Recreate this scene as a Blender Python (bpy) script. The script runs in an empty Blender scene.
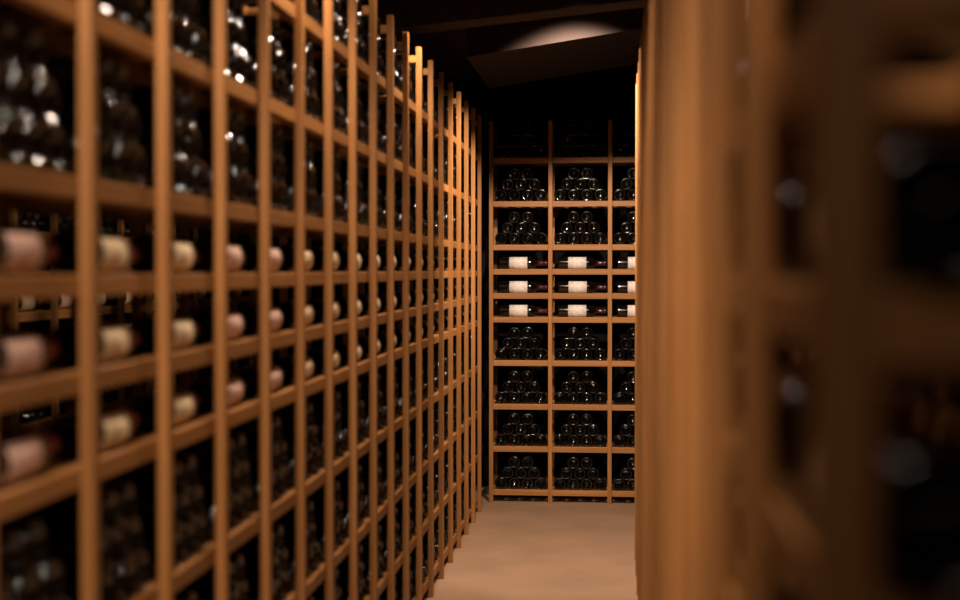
import bpy, bmesh, math, random
import numpy as np
from mathutils import Matrix, Vector

random.seed(7)
scene = bpy.context.scene
col = scene.collection
EYE = 1.447                       # camera height above the floor, metres

# ------------------------------------------------------------------ materials
def new_mat(name):
    m = bpy.data.materials.new(name)
    m.use_nodes = True
    nt = m.node_tree
    b = nt.nodes['Principled BSDF']
    return m, nt, b

def wood(name, axis, light, dark, rough=0.5):
    """oiled oak: streaks that run along the given local axis"""
    m, nt, b = new_mat(name)
    N, L = nt.nodes, nt.links
    tc = N.new('ShaderNodeTexCoord')
    info = N.new('ShaderNodeObjectInfo')
    add = N.new('ShaderNodeVectorMath'); add.operation = 'ADD'
    comb = N.new('ShaderNodeCombineXYZ')
    mul = N.new('ShaderNodeMath'); mul.operation = 'MULTIPLY'; mul.inputs[1].default_value = 37.0
    L.new(info.outputs['Random'], mul.inputs[0])
    for k in range(3):
        L.new(mul.outputs[0], comb.inputs[k])
    L.new(tc.outputs['Object'], add.inputs[0]); L.new(comb.outputs[0], add.inputs[1])
    mp = N.new('ShaderNodeMapping')
    sc = [90.0, 90.0, 90.0]; sc[axis] = 2.2
    mp.inputs['Scale'].default_value = sc
    L.new(add.outputs[0], mp.inputs['Vector'])
    n1 = N.new('ShaderNodeTexNoise'); n1.inputs['Scale'].default_value = 1.0
    n1.inputs['Detail'].default_value = 5.0; n1.inputs['Distortion'].default_value = 0.6
    L.new(mp.outputs[0], n1.inputs['Vector'])
    ramp = N.new('ShaderNodeValToRGB')
    ramp.color_ramp.elements[0].position = 0.32; ramp.color_ramp.elements[0].color = (*dark, 1)
    ramp.color_ramp.elements[1].position = 0.68; ramp.color_ramp.elements[1].color = (*light, 1)
    L.new(n1.outputs['Fac'], ramp.inputs['Fac'])
    # every stick is a slightly different piece of timber
    hsv = N.new('ShaderNodeHueSaturation')
    mr = N.new('ShaderNodeMapRange'); mr.inputs['To Min'].default_value = 0.80; mr.inputs['To Max'].default_value = 1.14
    L.new(info.outputs['Random'], mr.inputs['Value'])
    L.new(mr.outputs[0], hsv.inputs['Value']); L.new(ramp.outputs[0], hsv.inputs['Color'])
    L.new(hsv.outputs[0], b.inputs['Base Color'])
    bump = N.new('ShaderNodeBump'); bump.inputs['Strength'].default_value = 0.12
    bump.inputs['Distance'].default_value = 0.002
    L.new(n1.outputs['Fac'], bump.inputs['Height']); L.new(bump.outputs[0], b.inputs['Normal'])
    b.inputs['Roughness'].default_value = rough
    b.inputs['Specular IOR Level'].default_value = 0.35
    return m

OAK_L, OAK_D = (0.43, 0.206, 0.066), (0.31, 0.139, 0.040)
wood_up = wood('oak_upright', 2, OAK_L, OAK_D)
wood_along_y = wood('oak_along_aisle', 1, OAK_L, OAK_D)
wood_along_x = wood('oak_across', 0, OAK_L, OAK_D)
wood_beam = wood('dark_stained_beam', 0, (0.022, 0.012, 0.009), (0.016, 0.008, 0.006), 0.8)

def plain(name, colour, rough, noise=0.0, scale=6.0, spec=0.5, metallic=0.0):
    m, nt, b = new_mat(name)
    b.inputs['Roughness'].default_value = rough
    b.inputs['Specular IOR Level'].default_value = spec
    b.inputs['Metallic'].default_value = metallic
    if noise:
        N, L = nt.nodes, nt.links
        tc = N.new('ShaderNodeTexCoord')
        n1 = N.new('ShaderNodeTexNoise'); n1.inputs['Scale'].default_value = scale; n1.inputs['Detail'].default_value = 8
        n1.inputs['Roughness'].default_value = 0.6
        L.new(tc.outputs['Object'], n1.inputs['Vector'])
        r = N.new('ShaderNodeValToRGB')
        lo = [c * (1 - noise) for c in colour]; hi = [min(1, c * (1 + noise)) for c in colour]
        r.color_ramp.elements[0].position = 0.3; r.color_ramp.elements[0].color = (*lo, 1)
        r.color_ramp.elements[1].position = 0.7; r.color_ramp.elements[1].color = (*hi, 1)
        L.new(n1.outputs['Fac'], r.inputs['Fac']); L.new(r.outputs[0], b.inputs['Base Color'])
    else:
        b.inputs['Base Color'].default_value = (*colour, 1)
    return m

concrete = plain('polished_concrete', (0.36, 0.235, 0.150), 0.62, 0.12, 3.0, 0.3)
plaster_dark = plain('dark_wall_paint', (0.012, 0.010, 0.009), 0.9, 0.2, 4.0, 0.1)
ceiling_dark = plain('dark_ceiling_boards', (0.060, 0.034, 0.027), 0.85, 0.15, 5.0, 0.2)

glass_dark = plain('dark_bottle_glass', (0.0030, 0.0026, 0.0020), 0.10, 0, spec=0.8)
gb = glass_dark.node_tree.nodes['Principled BSDF']
gb.inputs['IOR'].default_value = 1.52
capsule_red = plain('red_capsule_foil', (0.22, 0.012, 0.010), 0.32, 0, spec=0.6)
capsule_dark = plain('burgundy_capsule_foil', (0.055, 0.010, 0.012), 0.25, 0, spec=0.7)

def paper(name, base, ink, ink_amount):
    """label paper: soft mottling and rows of fine print too small to read"""
    m, nt, b = new_mat(name)
    N, L = nt.nodes, nt.links
    tc = N.new('ShaderNodeTexCoord')
    sep = N.new('ShaderNodeSeparateXYZ'); L.new(tc.outputs['Object'], sep.inputs[0])
    # printed lines run along the bottle's axis round the belly
    w = N.new('ShaderNodeTexWave'); w.wave_type = 'BANDS'; w.bands_direction = 'Y'
    w.inputs['Scale'].default_value = 42.0; w.inputs['Distortion'].default_value = 0.3
    L.new(tc.outputs['Object'], w.inputs['Vector'])
    nz = N.new('ShaderNodeTexNoise'); nz.inputs['Scale'].default_value = 70.0
    L.new(tc.outputs['Object'], nz.inputs['Vector'])
    gt = N.new('ShaderNodeMath'); gt.operation = 'GREATER_THAN'; gt.inputs[1].default_value = 0.48
    L.new(nz.outputs['Fac'], gt.inputs[0])
    m1 = N.new('ShaderNodeMath'); m1.operation = 'MULTIPLY'
    L.new(w.outputs['Fac'], m1.inputs[0]); L.new(gt.outputs[0], m1.inputs[1])
    m2 = N.new('ShaderNodeMath'); m2.operation = 'MULTIPLY'; m2.inputs[1].default_value = ink_amount
    L.new(m1.outputs[0], m2.inputs[0])
    mix = N.new('ShaderNodeMix'); mix.data_type = 'RGBA'
    mix.inputs['A'].default_value = (*base, 1); mix.inputs['B'].default_value = (*ink, 1)
    L.new(m2.outputs[0], mix.inputs['Factor'])
    L.new(mix.outputs['Result'], b.inputs['Base Color'])
    b.inputs['Roughness'].default_value = 0.6
    b.inputs['Specular IOR Level'].default_value = 0.3
    return m

paper_white = paper('white_label_paper', (0.92, 0.86, 0.80), (0.40, 0.30, 0.27), 0.5)
paper_cream = paper('cream_label_paper', (0.92, 0.76, 0.50), (0.50, 0.36, 0.18), 0.35)
paper_pink = paper('pink_label_paper', (0.93, 0.68, 0.58), (0.50, 0.16, 0.14), 0.5)

# ------------------------------------------------------------------ helpers
def link(name, me, mat=None, parent=None):
    o = bpy.data.objects.new(name, me); col.objects.link(o)
    if mat is not None and me is not None:
        me.materials.clear(); me.materials.append(mat)
    if parent: o.parent = parent
    return o

def box_mesh(name, sx, sy, sz, bevel=0.002):
    bm = bmesh.new()
    bmesh.ops.create_cube(bm, size=1.0, matrix=Matrix.Diagonal((sx, sy, sz, 1)))
    if bevel:
        bmesh.ops.bevel(bm, geom=bm.edges[:], offset=bevel, segments=2, profile=0.5, affect='EDGES')
    me = bpy.data.meshes.new(name); bm.to_mesh(me); bm.free()
    return me

def poly_mesh(name, verts, faces):
    me = bpy.data.meshes.new(name); me.from_pydata(verts, [], faces); me.update()
    return me

def structure(name, me, mat):
    o = link(name, me, mat); o['kind'] = 'structure'
    return o

def lathe(name, prof, seg, closed_ends=True):
    verts, faces = [], []
    rings = []
    for r, z in prof:
        if r < 1e-6:
            rings.append([len(verts)]); verts.append((0, 0, z))
        else:
            rings.append(list(range(len(verts), len(verts) + seg)))
            verts += [(r * math.cos(2 * math.pi * k / seg), r * math.sin(2 * math.pi * k / seg), z) for k in range(seg)]
    for a, b in zip(rings, rings[1:]):
        for k in range(seg):
            k2 = (k + 1) % seg
            if len(a) == 1 and len(b) == 1: continue
            if len(a) == 1: faces.append((a[0], b[k2], b[k]))
            elif len(b) == 1: faces.append((a[k], a[k2], b[0]))
            else: faces.append((a[k], a[k2], b[k2], b[k]))
    me = poly_mesh(name, verts, faces)
    me.polygons.foreach_set('use_smooth', [True] * len(me.polygons))
    return me

# ------------------------------------------------------------------ the setting
XL, XR, YN, YF = -2.75, 1.45, -1.2, 9.35
structure('floor', poly_mesh('floor', [(XL, YN, 0), (XR, YN, 0), (XR, YF, 0), (XL, YF, 0)], [(0, 1, 2, 3)]), concrete)
def slab(name, x0, x1, y0, y1, z0, z1, mat):
    v = [(x, y, z) for z in (z0, z1) for y in (y0, y1) for x in (x0, x1)]
    f = [(0, 2, 3, 1), (4, 5, 7, 6), (0, 1, 5, 4), (2, 6, 7, 3), (0, 4, 6, 2), (1, 3, 7, 5)]
    return structure(name, poly_mesh(name, v, f), mat)
slab('wall_back', XL, XR, YF, YF + .1, 0, 3.0, plaster_dark)
slab('wall_left', XL - .1, XL, YN, YF, 0, 3.0, plaster_dark)
slab('wall_right', XR, XR + .1, YN, YF, 0, 3.0, plaster_dark)
slab('wall_front', XL, XR, YN - .1, YN, 0, 3.0, plaster_dark)
CE = lambda x: 2.84 + .15 * x if x > -.75 else 2.7275     # underside of the ceiling: level on the left, rising to the right
cp = [(XL, CE(XL)), (-.75, CE(-.75)), (XR, CE(XR))]
cv = []; cf = []
for y in (YN, YF):
    for x, z in cp: cv.append((x, y, z))
    for x, z in reversed(cp): cv.append((x, y, z + .08))
for k in range(6):
    cf.append((k, (k + 1) % 6, 6 + (k + 1) % 6, 6 + k))
cf += [(5, 4, 3, 2, 1, 0), (6, 7, 8, 9, 10, 11)]
structure('ceiling', poly_mesh('ceiling', cv, cf), ceiling_dark)
def beam(name, x0, x1, y0, y1, zb, zt, slope_b, slope_t):
    v = []
    for y in (y0, y1):
        v += [(x0, y, zb + slope_b * x0), (x1, y, zb + slope_b * x1), (x1, y, zt + slope_t * x1), (x0, y, zt + slope_t * x0)]
    f = [(0, 1, 2, 3), (7, 6, 5, 4), (0, 4, 5, 1), (1, 5, 6, 2), (2, 6, 7, 3), (3, 7, 4, 0)]
    return structure(name, poly_mesh(name, v, f), wood_beam)
beam('trim_1', -1.30, XR, 6.02, 6.20, 2.576, 2.93, .100, .0)
beam('trim_2', -.75, XR, 7.00, 8.20, 2.614, 2.85, .150, .15)

# ------------------------------------------------------------------ bottles
R, BL = 0.0385, 0.300
body_prof = [(0, .046), (.0040, .0440), (.0120, .0310), (.0200, .0175), (.0265, .0066), (.0278, .0042), (.0287, .0024), (.0297, .0011), (.0308, .0003), (.0316, .0002), (.0328, .0004), (.0341, .0010), (.0354, .0020), (.0365, .0034), (.0374, .0050), (.0380, .0068), (.0384, .0088), (R, .0108), (R, .020), (R, .190),
             (.0372, .203), (.0335, .214), (.0275, .223), (.0205, .231), (.0165, .238), (.0150, .246), (.0143, .262), (.0140, .285),
             (.0155, .2865), (.0155, .292), (.0140, .2935), (.0128, .2985), (0, .2985)]
mesh_body = lathe('bottle_body', body_prof, 32); mesh_body.materials.append(glass_dark)
cap_prof = [(.0156, .240), (.0160, .2402), (.0152, .262), (.0149, .284), (.0163, .286), (.0163, .293), (.0150, .2992), (.0120, BL), (0, BL)]
def capsule_mesh(mat):
    me = lathe('bottle_capsule', cap_prof, 24); me.materials.append(mat); return me
mesh_cap_dark, mesh_cap_red = capsule_mesh(capsule_dark), capsule_mesh(capsule_red)

def label_mesh(name, z0, z1, half_arc, mat, seg=20):
    """a sheet of paper 0.4 mm thick wrapped part of the way round the belly, facing local +X"""
    verts, faces = [], []
    for r in (R + .0002, R + .0006):
        for z in (z0, z1):
            for k in range(seg + 1):
                a = -half_arc + 2 * half_arc * k / seg
                verts.append((r * math.cos(a), r * math.sin(a), z))
    n = seg + 1
    for k in range(seg):
        faces.append((2 * n + k, 2 * n + k + 1, 3 * n + k + 1, 3 * n + k))
        faces.append((k + 1, k, n + k, n + k + 1))
        faces.append((k, k + 1, 2 * n + k + 1, 2 * n + k))
        faces.append((n + k + 1, n + k, 3 * n + k, 3 * n + k + 1))
    faces += [(0, 2 * n, 3 * n, n), (seg, n + seg, 3 * n + seg, 2 * n + seg)]
    me = poly_mesh(name, verts, faces)
    me.polygons.foreach_set('use_smooth', [True] * len(me.polygons))
    me.materials.append(mat)
    return me
LZ0, LZ1 = .066, .178
mesh_label_white = label_mesh('bottle_label', LZ0, LZ1, math.radians(84), paper_white)
mesh_label_cream = label_mesh('bottle_label', LZ0, LZ1, math.radians(46), paper_cream)  # arc cut to the lit band, shade above and below put into the shape
mesh_label_pink = label_mesh('bottle_label', LZ0, LZ1, math.radians(46), paper_pink)  # same arc, shaped to the lit part of the label

# shelf heights (centres above the floor); True = a single labelled bottle lying along the rack
LEVELS = [(.061, 0), (.331, 0), (.594, 0), (.865, 0), (1.134, 1), (1.281, 1), (1.431, 1), (1.582, 0), (1.850, 0), (2.118, 0)]
RAIL_H, POST_T, POST_W, DEPTH, POST_TOP = .035, .023, .026, .330, EYE + .915
GAP_Z = .0652                      # row to row in a pyramid of bottles
STEP = .0822                       # bottle to bottle within a row

class Frame:
    """u runs along the rack, d runs into it"""
    def __init__(s, key, o, u, d, n_posts, pitch, dz):
        s.key, s.o, s.u, s.d, s.n, s.pitch, s.dz = key, Vector(o), Vector(u), Vector(d), n_posts, pitch, dz
        s.post_t = .028 if key == 'right' else POST_T
    def at(s, a, t, z): return s.o + s.u * a + s.d * t + Vector((0, 0, z))
PITCH = .366
F_LEFT = Frame('left', (-.807, 2.120 - 2 * PITCH, 0), (0, 1, 0), (-1, 0, 0), 20, PITCH, -.010)
F_RIGHT = Frame('right', (.086, .643, 0), (0, 1, 0), (1, 0, 0), 18, .3757, -.010)
F_BACK = Frame('end', (-.780, 8.680, 0), (1, 0, 0), (0, 1, 0), 4, PITCH, 0)
F_FAR = Frame('far', (-2.150, 4.88 - 3 * PITCH, 0), (0, 1, 0), (-1, 0, 0), 13, PITCH, -.010)
FRAMES = [F_LEFT, F_RIGHT, F_BACK, F_FAR]

def shelf_z(fr, lv): return LEVELS[lv][0] + (fr.dz if lv else 0)

# every bottle of the cellar: (rack, bay, level, row, place in row)
SLOTS = []
for fr in FRAMES:
    for bay in range(fr.n - 1):
        for lv, (z, single) in enumerate(LEVELS):
            if single: SLOTS.append((fr, bay, lv, 0, 0))
            elif not (fr is F_RIGHT and bay == 0):          # the near end bay of the right rack holds no stacks
                for row in range(3):
                    for i in range(4 - row): SLOTS.append((fr, bay, lv, row, i))

TURN = .10                         # side rack labels turned down to sit on their lit band
def slot_matrix(s):
    fr, bay, lv, row, i = s
    rng = random.Random(hash((FRAMES.index(fr), bay, lv, row, i)))
    top = shelf_z(fr, lv) + RAIL_H / 2
    z_up = Vector((0, 0, 1))
    if LEVELS[lv][1]:
        p = fr.at(bay * fr.pitch + .044 + rng.uniform(-.002, .002), .065, top + .0385 - .0030 + .0002)
        ax = fr.u; fx = -fr.d
        ang = rng.uniform(-.06, .06) + (0 if fr is F_BACK else TURN)
        fx = (Matrix.Rotation(ang, 3, ax) @ fx)
    else:
        n = 4 - row
        a = bay * fr.pitch + fr.pitch / 2 + (i - (n - 1) / 2) * STEP
        p = fr.at(a, .030 + rng.uniform(-.003, .006), top + R + .0003 + row * GAP_Z)
        ax = fr.d
        fx = Matrix.Rotation(rng.uniform(0, 6.28), 3, ax) @ z_up
    fy = ax.cross(fx)
    m = Matrix((fx, fy, ax)).transposed().to_4x4()
    m.translation = p
    return m

# ------------------------------------------------------------------ racks
def rack(fr, name, label, group=None):
    root = bpy.data.objects.new(name, None); col.objects.link(root)
    L = fr.pitch * (fr.n - 1)
    base = fr.at(L / 2, DEPTH / 2, 0)
    root.location = base; root.empty_display_size = .2
    root['label'] = label; root['category'] = 'wine rack'
    along_y = abs(fr.u.y) > .5
    def dims(a, t, z): return (t, a, z) if along_y else (a, t, z)
    def put(pname, me, mat, a, t, z):
        o = link(pname, me, None, root)
        if not me.materials: me.materials.append(mat)
        o.location = fr.at(a, t, z) - base
        return o
    post = box_mesh('post', *dims(POST_W, fr.post_t, POST_TOP), .0025)
    for k in range(fr.n):
        for t in (fr.post_t / 2, DEPTH - fr.post_t / 2):
            put('post', post, wood_up, k * fr.pitch, t, POST_TOP / 2)
    wl, wt = (wood_along_y, wood_along_x) if along_y else (wood_along_x, wood_along_y)
    rail = box_mesh('rail', *dims(L + POST_W, .030, RAIL_H), .0025)
    cross = box_mesh('cross_rail', *dims(.024, DEPTH - 2 * fr.post_t, RAIL_H - .006), .002)
    sites = []
    for lv, (z, single) in enumerate(LEVELS):
        z = shelf_z(fr, lv)
        put('front_rail', rail, wl, L / 2, .035, z)
        put('middle_rail', rail, wl, L / 2, .095 if single else .165, z)
        put('back_rail', rail, wl, L / 2, DEPTH - .040, z)
        for k in range(fr.n): sites.append((k * fr.pitch, z - .004))
    for k in range(fr.n): sites.append((k * fr.pitch, POST_TOP - .05))
    # the hundred nearest the eye are bars of their own, the rest one object
    def dist(s): return (fr.at(s[0], DEPTH / 2, s[1]) - Vector((0, 0, EYE))).length
    sites.sort(key=dist)
    for a, z in sites[:100]:
        put('cross_rail', cross, wt, a, DEPTH / 2, z)
    if len(sites) > 100:
        bm = bmesh.new()
        for a, z in sites[100:]:
            t0 = len(bm.verts)
            bm.from_mesh(cross)
            bm.verts.ensure_lookup_table()
            bmesh.ops.translate(bm, verts=bm.verts[t0:], vec=fr.at(a, DEPTH / 2, z) - base)
        me = bpy.data.meshes.new('cross_rails_beyond'); bm.to_mesh(me); bm.free()
        o = link('cross_rail', me, wt, root); o['kind'] = 'stuff'
    return root

rack(F_LEFT, 'wine_rack', 'long open oak wine rack running down the left side of the aisle')
rack(F_RIGHT, 'wine_rack', 'out-of-focus oak wine rack seen edge on along the right of the aisle')
rack(F_BACK, 'wine_rack', 'short oak wine rack facing the camera at the end of the aisle')
rack(F_FAR, 'wine_rack', 'dim oak wine rack seen through gaps in the long left rack')

# ------------------------------------------------------------------ single bottles and the mass of the rest
SELECTED = [
    97, 98, 99, 100, 101, 102, 103, 104, 106, 107, 108, 109, 110, 111, 112, 113, 159, 160, 161, 162, 163, 164, 165, 166,
    167, 168, 169, 170, 171, 172, 173, 174, 175, 176, 177, 178, 179, 181, 182, 183, 224, 225, 226, 227, 228, 229, 230, 231,
    232, 233, 234, 235, 236, 237, 238, 239, 240, 241, 242, 243, 244, 245, 246, 247, 248, 249, 251, 252, 288, 289, 290, 291,
    292, 293, 294, 295, 296, 297, 298, 299, 300, 301, 302, 303, 305, 306, 307, 308, 309, 310, 311, 312, 314, 315, 316, 317,
    318, 319, 320, 351, 352, 353, 354, 355, 356, 357, 359, 360, 361, 362, 363, 364, 365, 366, 367, 368, 369, 370, 371, 372,
    373, 374, 375, 376, 377, 378, 379, 381, 382, 383, 384, 385, 386, 414, 416, 417, 418, 421, 422, 423, 426, 427, 429, 430,
    431, 432, 433, 434, 435, 437, 439, 442, 443, 444, 446, 447, 448, 450, 451, 452, 456, 478, 480, 483, 484, 486, 487, 488,
    492, 493, 496, 497, 498, 499, 500, 501, 503, 505, 508, 517, 519, 541, 544, 550, 553, 559, 562, 564, 565, 566, 574, 583,
    616, 619, 628, 630, 631, 632, 640, 649, 685, 694, 696, 697, 698, 730, 751, 762, 763, 1255, 1256, 1293, 1294, 1295, 1296, 1359,
    1360, 2313, 2316, 2317, 2318, 2319, 2320, 2321, 2324, 2325, 2326, 2328, 2329, 2330, 2333, 2335, 2337, 2338, 2339, 2340, 2346, 2347, 2348, 2349,
    2350, 2351, 2352, 2354, 2355, 2361, 2362, 2369, 2370, 2371, 2372, 2374, 2375, 2376, 2377, 2378, 2379, 2382, 2383, 2384, 2385, 2386, 2387, 2388,
    2391, 2394, 2395, 2396, 2397, 2403, 2405, 2413, 2415, 2416, 2417, 2432, 2434, 2436, 2437, 2438, 2439, 2441, 2442, 2443, 2444, 2445, 2449, 2454,
    2458, 2463, 2481, 2482, 2483, 2497, 2506, 2737, 2746, 2751, 2812, 2944,]   # @@SEL@@
ORD = ['first', 'second', 'third', 'fourth', 'fifth', 'sixth', 'seventh', 'eighth', 'ninth', 'tenth', 'eleventh', 'twelfth',
       'thirteenth', 'fourteenth', 'fifteenth', 'sixteenth', 'seventeenth', 'eighteenth', 'nineteenth']
ROWN = ['bottom', 'middle', 'top']
SHELF = {0: 'four shelves below labels', 1: 'three shelves below labels', 2: 'two shelves below labels', 3: 'one shelf below labels',
         7: 'one shelf above labels', 8: 'two shelves above labels', 9: 'three shelves above labels'}
LROW = {4: 'lowest', 5: 'middle', 6: 'top'}
def place_word(i, n):
    if n == 2: return ('left', 'right')[i]
    if n == 3: return ('left', 'centre', 'right')[i]
    return ('leftmost', 'second', 'third', 'rightmost')[i]
def bay_words(fr, bay):
    if fr is F_BACK: return ('left', 'middle', 'right')[bay] + ' bay of end rack'
    if fr is F_LEFT: return (ORD[bay - 1] if bay else 'nearest') + ' bay of left rack'
    return ORD[bay] + ' bay of ' + fr.key + ' rack'
PINK_BAYS = {1, 4, 5}

def label_kind(fr, bay):
    if fr is F_BACK: return 'white'
    return 'pink' if bay in PINK_BAYS else 'cream'
LM = {'white': mesh_label_white, 'cream': mesh_label_cream, 'pink': mesh_label_pink}

def make_proto(cap, lab):
    o = bpy.data.objects.new('wine_bottle', mesh_body)
    c = bpy.data.objects.new('capsule', cap); c.parent = o
    kids = [c]
    if lab:
        l = bpy.data.objects.new('label', lab); l.parent = o; kids.append(l)
    return o, kids
PROTO = {'stack': make_proto(mesh_cap_dark, None), 'white': make_proto(mesh_cap_dark, mesh_label_white),
         'cream': make_proto(mesh_cap_red, mesh_label_cream), 'pink': make_proto(mesh_cap_red, mesh_label_pink)}

def make_bottle(s):
    fr, bay, lv, row, i = s
    single = LEVELS[lv][1]
    lk = label_kind(fr, bay) if single else 'stack'
    src, kids = PROTO[lk]
    o = src.copy(); col.objects.link(o); o.matrix_world = slot_matrix(s)
    for k in kids:
        c = k.copy(); col.objects.link(c); c.parent = o
    if single:
        o['label'] = f'{lk}-labelled bottle on its side, {LROW[lv]} labelled row, {bay_words(fr, bay)}'
        o['group'] = 'labelled bottles lying on their sides'
    else:
        o['label'] = f'dark bottle {place_word(i, 4 - row)} in {ROWN[row]} row, {SHELF[lv]}, {bay_words(fr, bay)}'
        o['group'] = 'dark bottles stacked base outward'
    o['category'] = 'bottle'
    return o

chosen = set(SELECTED)
for k in SELECTED: make_bottle(SLOTS[k])

# the rest: one object
low_prof = [(0, .046), (.0265, .0066), (.0290, .0018), (.0310, .0002), (.0341, .0010), (.0365, .0034), (.0380, .0068), (R, .0108), (R, .192), (.0335, .214), (.0205, .231), (.0150, .246),
            (.0152, .292), (0, BL)]
def low_bottle(seg, lab):
    me = lathe('low', low_prof, seg)
    v = np.array([x.co[:] for x in me.vertices]); f = [tuple(p.vertices) for p in me.polygons]
    m = [1 if min(v[list(p), 2]) > .23 else 0 for p in f]
    if lab:
        b = len(v); n = 10; ha = math.radians(48); lv = []
        for z in (LZ0, LZ1):
            for k in range(n + 1):
                a = -ha + 2 * ha * k / n; lv.append(((R + .0012) * math.cos(a), (R + .0012) * math.sin(a), z))
        v = np.vstack([v, np.array(lv)])
        for k in range(n):
            f.append((b + k, b + k + 1, b + n + 2 + k, b + n + 1 + k)); m.append(2)
    bpy.data.meshes.remove(me)
    return v, f, m
def build_mass(slots):
    V, LOOPS, TOT, MATS = [], [], [], []
    base = 0
    low = {False: low_bottle(14, False), True: low_bottle(14, True)}
    low = {k: (v, np.array([i for p in f for i in p]), [len(p) for p in f], m) for k, (v, f, m) in low.items()}
    for s in slots:
        v, li, tot, m = low[bool(LEVELS[s[2]][1])]
        M = np.array(slot_matrix(s))
        V.append(v @ M[:3, :3].T + M[:3, 3]); LOOPS.append(li + base); TOT += tot; MATS += m
        base += len(v)
    V = np.vstack(V); LOOPS = np.concatenate(LOOPS); TOT = np.array(TOT)
    me = bpy.data.meshes.new('bottles')
    me.vertices.add(len(V)); me.vertices.foreach_set('co', V.astype('f').ravel())
    me.loops.add(len(LOOPS)); me.loops.foreach_set('vertex_index', LOOPS.astype('i'))
    me.polygons.add(len(TOT))
    me.polygons.foreach_set('loop_start', np.concatenate([[0], np.cumsum(TOT)[:-1]]).astype('i'))
    me.polygons.foreach_set('material_index', np.array(MATS, 'i'))
    me.polygons.foreach_set('use_smooth', np.ones(len(TOT), bool))
    for m in (glass_dark, capsule_dark, paper_cream): me.materials.append(m)
    me.update(calc_edges=True); me.validate()
    return me
rest = [s for k, s in enumerate(SLOTS) if k not in chosen]
o = link('stacked_bottles', build_mass(rest))
o['kind'] = 'stuff'; o['label'] = 'the mass of dark bottles filling the far and hidden rack bays'; o['category'] = 'bottles'

# ------------------------------------------------------------------ light
WARM = (1.0, 0.74, 0.56)
def spot(name, loc, target, power, angle, blend, radius=.03, colour=WARM):
    d = bpy.data.lights.new(name, 'SPOT'); d.energy = power; d.spot_size = math.radians(angle); d.spot_blend = blend
    d.shadow_soft_size = radius; d.color = colour
    o = bpy.data.objects.new(name, d); col.objects.link(o); o.location = loc
    o.rotation_euler = (Vector(target) - Vector(loc)).to_track_quat('-Z', 'Y').to_euler()
    return o
# lamps close to the left rack, with added fill and glint spots among them
spot('added_fill_spot', (-.70, .45, 2.65), (-.82, 1.85, 1.275), 150, 70, .5)  # added fill, brightens the near faces of the left posts
spot('aisle_spot', (-.56, 1.45, 2.68), (-.64, 2.35, 0), 34, 112, .6)
for y, p in ((3.52, 100), (5.52, 85)):
    spot('aisle_spot', (-.61, y, 2.70), (-.64, y + .20, 0), p, 130, .6)
for y, p in ((2.30, 30), (4.55, 20)):
    spot('aisle_spot', (-.58, y, 2.70), (-.62, y + .20, 0), p, 126, .8)  # weak extra spots, added to multiply the glints on the bottles
# over the right rack, the end of the aisle and the far aisle
spot('aisle_spot', (.07, .80, 2.70), (.48, 1.35, 0), 68, 96, .6)
spot('end_spot', (-.20, 6.55, 2.73), (-.20, 7.95, .50), 250, 99, .5)
spot('end_spot', (-.10, 5.05, 2.70), (-.24, 8.69, 1.15), 190, 30, .5)  # added narrow spot, gives the end rack's bottles more frontal glints
spot('added_fill_spot', (.02, -.9, 2.4), (.22, .7, 1.3), 14, 70, .8)  # weak fill added behind the camera to lift the nearest right post
spot('far_aisle_downlight', (-1.75, 4.2, 2.5), (-1.9, 5.0, 0), 4, 140, .8)

w = bpy.data.worlds.new('World'); scene.world = w; w.use_nodes = True
w.node_tree.nodes['Background'].inputs[0].default_value = (0.02, 0.012, 0.010, 1)
w.node_tree.nodes['Background'].inputs[1].default_value = 0.3

# ------------------------------------------------------------------ camera
cam = bpy.data.cameras.new('camera'); co = bpy.data.objects.new('camera', cam); col.objects.link(co)
co.location = (0, 0, EYE)
co.rotation_euler = (math.radians(90 - 1.251), 0, math.radians(5.584))
cam.sensor_width = 36; cam.lens = 1409.1 / 960 * 36
cam.clip_start = .05
cam.dof.use_dof = True; cam.dof.focus_distance = 8.75; cam.dof.aperture_fstop = 2.1
scene.camera = co

vs = scene.view_settings
vs.view_transform = 'Standard'; vs.look = 'None'; vs.exposure = 0; vs.gamma = 1; vs.use_curve_mapping = False
scene.cycles.max_bounces = 6
scene.cycles.use_denoising = True
